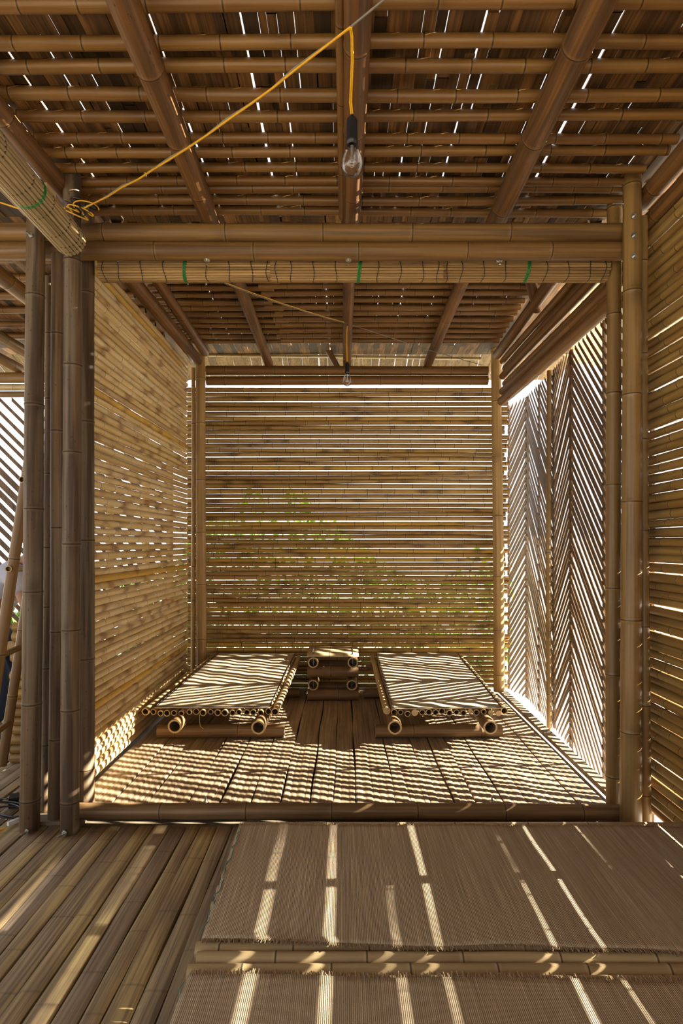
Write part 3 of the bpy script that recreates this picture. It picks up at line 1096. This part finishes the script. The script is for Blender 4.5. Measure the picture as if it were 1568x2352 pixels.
bedmat(wx(357, 3.57), wx(621, 3.57), wx(500, 4.76), wx(678, 4.76), 3.555, 4.78, 'woven reed mat striped with sun on the left bed', 3, 0)
bedmat(wx(900, 3.57), wx(1150, 3.57), wx(863, 4.76), wx(1052, 4.76), 3.545, 4.78, 'woven reed mat striped with sun on the right bed', 4, 1)
mb = MB()
mb.tube([(-.875, 3.56, .165), (-.873, 3.555, .12), (-.868, 3.55, .095), (-.85, 3.55, .08)], .002, 5)
tag(mb.build('loose_twine', M_twine), 'loose end of twine hanging from the front of the left bed', 'twine')

# ------------------------------------------------------------------ log shelf between the beds
root = tag(empty('bamboo_shelf', (wx(764, 4.5), 4.5, 0)), 'low shelf of crossed bamboo logs between the two beds', 'shelf')
xl, xr = wx(706, 4.5), wx(823, 4.5)
for (y, z) in ((4.50, .043), (4.50, .218), (4.72, .043), (4.72, .218)):
    pole('cross_log', (xl, y, z), (xr, y, z), .043, .042, M_log, .33, 'oo', 20, 0, root)
for (x, z) in ((wx(719, 4.44), .131), (wx(808, 4.44), .131), (wx(719, 4.44), .300), (wx(810, 4.44), .300)):
    pole('side_log', (x, 4.43, z), (x, 4.79, z), .040, .039, M_log, .4, 'oo', 20, 0, root)
for k in range(3):                                # split culms of the top
    mb = MB()
    y0, r, L = 4.455 + k * .108, .056, xr - xl
    prof = [(math.cos(t * math.pi / 8), math.sin(t * math.pi / 8) * .55) for t in range(9)]
    vs, fs, nd = [], [], []
    xs = [0, .1, .16, .17, .18, .3, L]
    for s in xs:
        for (a, b) in prof:
            vs.append((xl + s, y0 + r * .9 + r * a, .340 + r * b))
        for (a, b) in prof[::-1]:
            vs.append((xl + s, y0 + r * .9 + r * .86 * a, .340 + r * b * .7))
    n = 18
    for j in range(len(xs) - 1):
        for q in range(n):
            q2 = (q + 1) % n
            fs.append((j * n + q, (j + 1) * n + q, (j + 1) * n + q2, j * n + q2))
    fs.append(tuple(range(n)))
    fs.append(tuple((len(xs) - 1) * n + q for q in range(n))[::-1])
    nd = [abs(xs[i // n] - .17) for i in range(len(vs))]
    child(link_mesh('top_slat', vs, fs, M_plat, None, True, {'nd': nd}, None, [len(fs) - 1, len(fs) - 2]), root)
mb = MB()
for px in (718, 810):
    x = wx(px, 4.5)
    mb.tube([(x, 4.458, .36), (x, 4.50, .372), (x, 4.56, .372), (x, 4.72, .372)], .003, 6)
child(mb.build('lashing', M_metal), root)
for (x, z) in ((wx(719, 4.45), .131), (wx(808, 4.45), .131), (wx(719, 4.45), .300), (wx(810, 4.45), .300)):
    mb = MB()
    mb.tube([(x, 4.47, z - .028), (x, 4.47, z + .028)], .003, 6)
    child(mb.build('threaded_rod', M_metal), root)

# ------------------------------------------------------------------ low platform and straw mats in front
root = tag(empty('bamboo_platform', (.46, 1.5, 0)), 'low platform of bamboo poles under the two straw mats', 'platform')
R = random.Random(61)
y = 2.285
while y > .55:
    r = R.uniform(.0195, .022)
    pole('platform_pole', (-.392 + R.uniform(-.014, .014), y, .093), (1.33, y + R.uniform(-.003, .003), .093), r, r, M_plat, R.uniform(.22, .3), 'oo', 14, .002, root)
    y -= 2 * r + R.uniform(.0005, .003)
for x in (-.34, .45, 1.22):
    pole('bearer', (x, .55, .035), (x, 2.28, .035), .036, .036, M_log, .4, 'oo', 16, 0, root)


def frontmat(y0a, y0b, y1a, y1b, x0a, x0b, label, seed):
    def P(u, v):
        yn = y0a + (y0b - y0a) * u + .007 * math.sin(u * 11 + seed) + .004 * math.sin(u * 29)
        yf = y1a + (y1b - y1a) * u + .003 * math.sin(u * 17)
        x0 = x0a + (x0b - x0a) * v
        y = yn + (yf - yn) * v
        k = .0 if v > .05 else .010 * max(0, math.sin(u * 7.5 + .4)) ** 6 * (1 - v / .05)
        return (x0 + (1.318 - x0) * u, y, .1235 + k)
    return mat_sheet('straw_mat', P, 120, 40, .004, M_mat, label, seed, .0012, 900, 'front straw mats')


m1 = frontmat(1.597, 1.545, 2.252, 2.235, -.388, -.402, 'brown straw mat on the platform nearest the bamboo sill', 2)
m2 = frontmat(.62, .62, 1.470, 1.440, -.40, -.388, 'brown straw mat at the bottom edge of the view, nearest the camera', 7)
for m, ys in ((m1, (1.62, 2.23)), (m2, (.7, 1.45))):
    mb = MB()
    y = ys[0]
    R = random.Random(int(ys[0] * 100))
    p = []
    while y < ys[1]:
        p.append((-.392 + R.uniform(-.008, .008), y, .122 + R.uniform(0, .004)))
        y += .02
    mb.tube(p, .0012, 5)
    child(mb.build('edge_thread', plain('teal_thread', (.10, .32, .28), .8)), m)

# ------------------------------------------------------------------ electric bulbs and cables
def bulb(name, c, s, cord_pts, label):
    root = tag(empty(name, c), label, 'light bulb', 'bare bulbs')
    c = Vector(c)
    mb = MB()
    prof = [(.0005, -.062), (.010, -.0605), (.020, -.055), (.027, -.046), (.0305, -.034), (.0300, -.022), (.026, -.008), (.0205, .006), (.0165, .018), (.0145, .030), (.0135, .040)]
    mb.lathe([(r * s, h * s) for r, h in prof], c, 'Z', 28)
    child(mb.build('glass_envelope', M_glass), root)
    mb = MB()
    mb.lathe([(r * s, h * s) for r, h in [(.0125, .022), (.0165, .028), (.0165, .036), (.0150, .040), (.0150, .085), (.0130, .092), (.0060, .097), (.0040, .104), (.0005, .104)]], c, 'Z', 24)
    child(mb.build('lamp_socket', M_black), root)
    mb = MB()
    mb.tube([c + Vector((0, 0, .02)) * s, c + Vector((0, 0, -.018)) * s], [.005 * s, .0025 * s], 8)
    for q in (-1, 1):
        mb.tube([c + Vector((q * .003, 0, -.012)) * s, c + Vector((q * .013, 0, -.028)) * s], .0006 * s, 5)
    mb.tube([c + Vector((.013 * math.cos(t), .013 * math.sin(t), -.028 + .003 * math.sin(t * 3))) * s for t in [k * .42 for k in range(16)]], .0006 * s, 5)
    child(mb.build('filament_support', M_metal), root)
    mb = MB()
    for d in (-.0022, .0022):
        mb.tube([Vector(p) + Vector((d, 0, 0)) for p in cord_pts], .0022, 6)
    child(mb.build('cord', M_yellow), root)
    return root


yb = 1.59
cb = Vector((wx(808, yb), yb, wz(352, yb)))
bulb('hanging_bulb', cb, 1.0, [cb + Vector((0, 0, .103)), (wx(805, yb), yb, wz(235, yb)), (wx(809, yb), yb, wz(140, yb)), (wx(808, yb), yb, wz(85, yb)), (wx(805, yb), yb, wz(64, yb))],
     'large clear light bulb hanging on a yellow cord in the front room')
yb2 = 4.0
cb = Vector((wx(797, yb2), yb2, wz(866, yb2)))
bulb('hanging_bulb', cb, 1.0, [cb + Vector((0, 0, .103)), (wx(796, yb2), yb2, wz(800, yb2)), (wx(796, yb2), yb2, wz(765, yb2)), (wx(798, yb2), yb2, wz(744, yb2))],
     'small distant light bulb hanging before the top of the back wall')


def sag(p, q, n, drop, wig=0.0, seed=1):
    R = random.Random(seed)
    p, q = Vector(p), Vector(q)
    out = []
    for k in range(n + 1):
        t = k / n
        v = p.lerp(q, t)
        v.z -= drop * 4 * t * (1 - t)
        if 0 < k < n:
            v += Vector((R.uniform(-wig, wig), R.uniform(-wig, wig), R.uniform(-wig, wig)))
        out.append(v)
    return out


root = tag(empty('electric_cable', (wx(805, 1.59), 1.59, 2.6)), 'yellow and grey cable running from the front bulb to the left posts', 'cable')
hook = (wx(805, 1.59), 1.59, wz(62, 1.59))
postp = (wx(186, 2.41), 2.41, wz(482, 2.41))
mid = sag(hook, postp, 14, .035, .002, 4)
mb = MB()
mb.tube(mid, .0034, 7)
child(mb.build('yellow_flex', M_yellow), root)
mb = MB()
mb.tube([(wx(905, 1.50), 1.50, wz(-20, 1.50))] + [p + Vector((.003 * math.sin(i * 2), .002, .005 - .003 * math.cos(i * 2))) for i, p in enumerate(mid)], .0030, 7)
child(mb.build('grey_flex', M_grey), root)
root = tag(empty('cable_tangle', postp), 'tangle of yellow and black cable around the tops of the left posts', 'cable')
R = random.Random(9)
for nm, mt, base in (('yellow_flex', M_yellow, 0), ('black_flex', M_black, 1)):
    mb = MB()
    for q in range(3):
        p = []
        for k in range(49):
            t = k / 48
            yy = 2.40 + .012 * math.sin(t * 5 + q)
            px = 152 + 62 * t + 16 * math.sin(t * 8.5 + q * 1.7 + base)
            py = 474 + 13 * math.sin(t * 7 + q * 2 + base * 1.4) + 9 * q - 8 * base
            p.append((wx(px, yy), yy, wz(py, yy)))
        mb.tube(p, .0028, 6)
    if base == 0:
        mb.tube([(wx(-30, 2.38), 2.38, wz(455, 2.38)), (wx(40, 2.38), 2.38, wz(478, 2.38)), (wx(100, 2.38), 2.385, wz(484, 2.38)), (wx(150, 2.39), 2.39, wz(478, 2.39))], .0034, 6)
    child(mb.build(nm, mt), root)
root = tag(empty('electric_cable', (wx(800, 3.9), 3.9, 2.6)), 'thin cable crossing under the rafters over the beds', 'cable')
mb = MB()
a, b, c = (wx(515, 3.1), 3.1, wz(648, 3.1)), (wx(799, 4.0), 4.0, wz(742, 4.0)), (wx(1105, 4.72), 4.72, wz(838, 4.72))
mb.tube(sag(a, b, 10, .012, .001, 2), .0028, 6)
child(mb.build('yellow_flex', M_yellow), root)
mb = MB()
mb.tube([p + Vector((0, 0, -.006)) for p in sag(a, b, 10, .012, .001, 3)] + sag(b, c, 8, .012, .001, 5)[1:], .0024, 6)
child(mb.build('grey_flex', M_grey), root)

# power leads on the deck at left
root = tag(empty('power_adapter', (-1.50, 2.66, 0)), 'black power adapter with coiled leads on the deck beside the leftmost post', 'adapter')
mb = MB()
mb.box((-1.475, 2.70, .025), (.11, .06, .045), Matrix.Rotation(.4, 3, 'Z'))
child(mb.build('adapter_case', M_black), root)
mb = MB()
for q in range(3):
    p = []
    for k in range(22):
        t = k / 21 * 6.28 * 1.1
        p.append((-1.475 + (.07 + .012 * q) * math.cos(t + q), 2.58 + (.05 + .01 * q) * math.sin(t + q * .6), .008 + .012 * q + .02 * max(0, math.sin(t * .5 + q))))
    mb.tube(p, .004, 6)
child(mb.build('lead', M_black), root)
mb = MB()
mb.box((-1.405, 2.50, .016), (.014, .05, .016), Matrix.Rotation(-.5, 3, 'Z'))
tag(mb.build('plug', M_white), 'white plug lying by the foot of the leftmost post', 'plug')
mb = MB()
mb.tube([(-1.42, 2.46, .006), (-1.44, 2.44, .005), (-1.46, 2.42, .005), (-1.50, 2.415, .005)], .0045, 6)
tag(mb.build('yellow_lead', M_yellow), 'short yellow lead on the deck beside the leftmost post', 'cable')

# ------------------------------------------------------------------ neighbouring room at left
root = tag(empty('low_wall', (-1.55, 3.22, 0)), 'low wall of short stacked bamboo poles beyond the leftmost post', 'wall')
R = random.Random(71)
z = .0
while z < .74:
    r = R.uniform(.0235, .029)
    z += r
    pole('bamboo_pole', (-1.80 - R.uniform(0, .035), 3.22, z), (-1.32, 3.22, z), r, r, M_back, .3, 'cc', 14, 0, root)
    z += r
for xx in (-1.74, -1.40):
    pole('bamboo_upright', (xx, 3.275, 0), (xx, 3.275, .74), .022, .022, M_back, .3, 'cc', 10, 0, root)

root = tag(empty('bamboo_ladder', (-1.76, 2.95, 0)), 'bamboo ladder leaning behind the leftmost post', 'ladder')
s1 = (Vector((-1.735, 2.80, 0.03)), Vector((-1.47, 2.80, 1.78)))
s2 = (Vector((-1.805, 3.10, 0.03)), Vector((-1.57, 3.10, 1.60)))
pole('stile', s1[0], s1[1], .027, .024, M_log, .4, 'oo', 16, .002, root)
pole('stile', s2[0], s2[1], .025, .022, M_log, .4, 'oo', 16, .002, root)
for t in (.13, .36, .60, .84):
    pole('rung', s1[0].lerp(s1[1], t) + Vector((0, -.04, 0)), s2[0].lerp(s2[1], t * 1.1) + Vector((0, .03, 0)), .015, .015, M_log, .3, 'oo', 12, 0, root)


# the bending person
def skin_figure(name, verts, edges, radii, mat, parent=None, root_i=0, sub=2):
    me = bpy.data.meshes.new(name)
    me.from_pydata([tuple(v) for v in verts], edges, [])
    me.materials.append(mat)
    o = bpy.data.objects.new(name, me)
    COL.objects.link(o)
    sk = o.modifiers.new('skin', 'SKIN')
    sk.use_smooth_shade = True
    lay = me.skin_vertices[0].data if me.skin_vertices else None
    if lay is None:
        me.attributes.new  # noqa
    for i, r in enumerate(radii):
        rr = r if isinstance(r, tuple) else (r, r)
        me.skin_vertices[0].data[i].radius = rr
        me.skin_vertices[0].data[i].use_root = (i == root_i)
    sb = o.modifiers.new('sub', 'SUBSURF')
    sb.levels = sb.render_levels = sub
    dg = bpy.context.evaluated_depsgraph_get()
    ev = o.evaluated_get(dg)
    m2 = bpy.data.meshes.new_from_object(ev)
    o.modifiers.clear()
    o.data = m2
    m2.materials.clear()
    m2.materials.append(mat)
    for p in m2.polygons:
        p.use_smooth = True
    if parent:
        child(o, parent)
    return o


def figure():
    px, py = -2.17, 3.72
    J = {}
    hip = Vector((px - .10, py + .02, .70))
    chest = Vector((px + .10, py - .03, .98))
    neck = Vector((px + .22, py - .06, 1.10))
    head = Vector((px + .33, py - .08, 1.13))
    V, E, Rr = [], [], []

    def add(p, r, par=None):
        V.append(Vector(p))
        Rr.append(r)
        if par is not None:
            E.append((par, len(V) - 1))
        return len(V) - 1

    h = add(hip, .105)
    w = add(hip.lerp(chest, .5) + Vector((-.02, 0, .03)), .10, h)
    c = add(chest, .115, w)
    n = add(neck, .052, c)
    hd0 = add(neck.lerp(head, .6), .06, n)
    hd1 = add(head, .085, hd0)
    add(head + Vector((.075, -.01, -.03)), .072, hd1)
    joints = {}
    for s in (-1, 1):
        sh = add(chest + Vector((.09, s * .15, .04)), .052, c)
        el = add(chest + Vector((.20, s * .19, -.19)), .038, sh)
        wr_ = add(chest + Vector((.36, s * .13, -.30)), .026, el)
        hn = add(chest + Vector((.42, s * .12, -.335)), .030, wr_)
        for k in range(4):
            a = add(chest + Vector((.455, s * .12 + (k - 1.5) * .019, -.350)), .0095, hn)
            b = add(chest + Vector((.480 - .004 * abs(k - 1), s * .12 + (k - 1.5) * .021, -.375)), .0085, a)
            add(chest + Vector((.482 - .004 * abs(k - 1), s * .12 + (k - 1.5) * .020, -.405)), .0075, b)
        t1 = add(chest + Vector((.42, s * .12 - s * .035, -.355)), .010, hn)
        add(chest + Vector((.435, s * .12 - s * .045, -.385)), .0085, t1)
        hj = add(hip + Vector((0.0, s * .085, -.06)), .085, h)
        kn = add(hip + Vector((.14, s * .11, -.34)), .056, hj)
        an = add(hip + Vector((.11, s * .11, -.63)), .038, kn)
        add(hip + Vector((.22, s * .12, -.672)), .030, an)
        joints[s] = (sh, el, hj, kn, an)
    body = skin_figure('person', V, E, Rr, M_skin, None, h, 2)
    tag(body, 'person in a pale shirt and dark jeans bending over beyond the leftmost post', 'person')
    # shirt
    v, e, r = [hip + Vector((.0, 0, .0)), hip.lerp(chest, .5) + Vector((-.035, 0, .045)), chest + Vector((-.01, 0, .02)), neck.lerp(chest, .35)], [(0, 1), (1, 2), (2, 3)], [.128, .128, .142, .085]
    for s in (-1, 1):
        b = len(v)
        v += [chest + Vector((.08, s * .15, .045)), chest + Vector((.15, s * .175, -.09))]
        e += [(2, b), (b, b + 1)]
        r += [.072, .060]
    skin_figure('shirt', v, e, r, M_shirt, body, 2, 2)
    v, e, r = [hip + Vector((0, 0, .02)), hip + Vector((0, 0, -.02))], [(0, 1)], [.118, .118]
    for s in (-1, 1):
        b = len(v)
        v += [hip + Vector((.01, s * .085, -.08)), hip + Vector((.145, s * .11, -.34)), hip + Vector((.11, s * .11, -.62))]
        e += [(1, b), (b, b + 1), (b + 1, b + 2)]
        r += [.100, .072, .055]
    skin_figure('jeans', v, e, r, M_jeans, body, 1, 2)
    hb = MB()
    hb.lathe([(.001, .098), (.05, .088), (.083, .055), (.096, .01), (.092, -.03), (.080, -.05), (.07, -.05), (.001, .06)], head + Vector((-.005, 0, .005)), 'Z', 20)
    child(hb.build('hair', M_hair), body)
    for s in (-1, 1):
        v = [hip + Vector((.07, s * .11, -.672)), hip + Vector((.16, s * .115, -.672)), hip + Vector((.25, s * .12, -.677))]
        skin_figure('shoe', v, [(0, 1), (1, 2)], [.037, .038, .030], M_shoe, body, 0, 2)
    fb = MB()
    for s in (-1, 1):                                # eyes, ears, nose
        fb.lathe([(.0005, .010), (.008, .006), (.010, 0), (.008, -.006), (.0005, -.010)], head + Vector((.135, s * .034, -.015)), 'Z', 10)
    child(fb.build('eye', M_black), body)
    eb = MB()
    for s in (-1, 1):
        eb.lathe([(.0005, .028), (.012, .018), (.014, 0), (.010, -.018), (.0005, -.026)], head + Vector((.02, s * .086, -.015)), 'Z', 10)
    eb.lathe([(.0005, .02), (.008, .008), (.013, -.012), (.0005, -.02)], head + Vector((.155, 0, -.035)), 'Z', 10)
    child(eb.build('ear_and_nose', M_skin), body)
    return body


try:
    figure()
except Exception as ex:
    print('figure failed', ex)

# ------------------------------------------------------------------ light
SUN = Vector((-1.0, -.06, -.385)).normalized()
ld = bpy.data.lights.new('sun', 'SUN')
ld.energy = 26.5
ld.angle = math.radians(.45)
ld.color = (1.0, .92, .78)
lo = bpy.data.objects.new('sun', ld)
lo.rotation_euler = SUN.to_track_quat('-Z', 'Y').to_euler()
lo.location = (8, 4, 6)
COL.objects.link(lo)

w = bpy.data.worlds.new('sky')
S.world = w
w.use_nodes = True
bg = w.node_tree.nodes['Background']
bg.inputs[0].default_value = (.93, .97, 1.0, 1)
bg.inputs[1].default_value = .85

# ------------------------------------------------------------------ camera and view
cd = bpy.data.cameras.new('camera')
cd.sensor_fit = 'VERTICAL'
cd.sensor_height = 36.0
cd.sensor_width = 24.0
cd.lens = F / 2352 * 36.0
cd.shift_x = (784 - CX) / 2352
cd.shift_y = (CY - 1176) / 2352
cd.clip_start = .02
co = bpy.data.objects.new('camera', cd)
co.location = (0, 0, EYE)
co.rotation_euler = (math.radians(90), 0, 0)
COL.objects.link(co)
S.camera = co
S.view_settings.view_transform = 'Standard'
S.view_settings.look = 'None'
S.view_settings.gamma = 1
S.view_settings.use_curve_mapping = False
S.view_settings.exposure = 1.02
c = S.cycles
c.use_denoising = True
c.max_bounces = 8
c.diffuse_bounces = 5
c.glossy_bounces = 3
c.transparent_max_bounces = 8
c.caustics_reflective = False
c.caustics_refractive = False
c.sample_clamp_indirect = 6.0
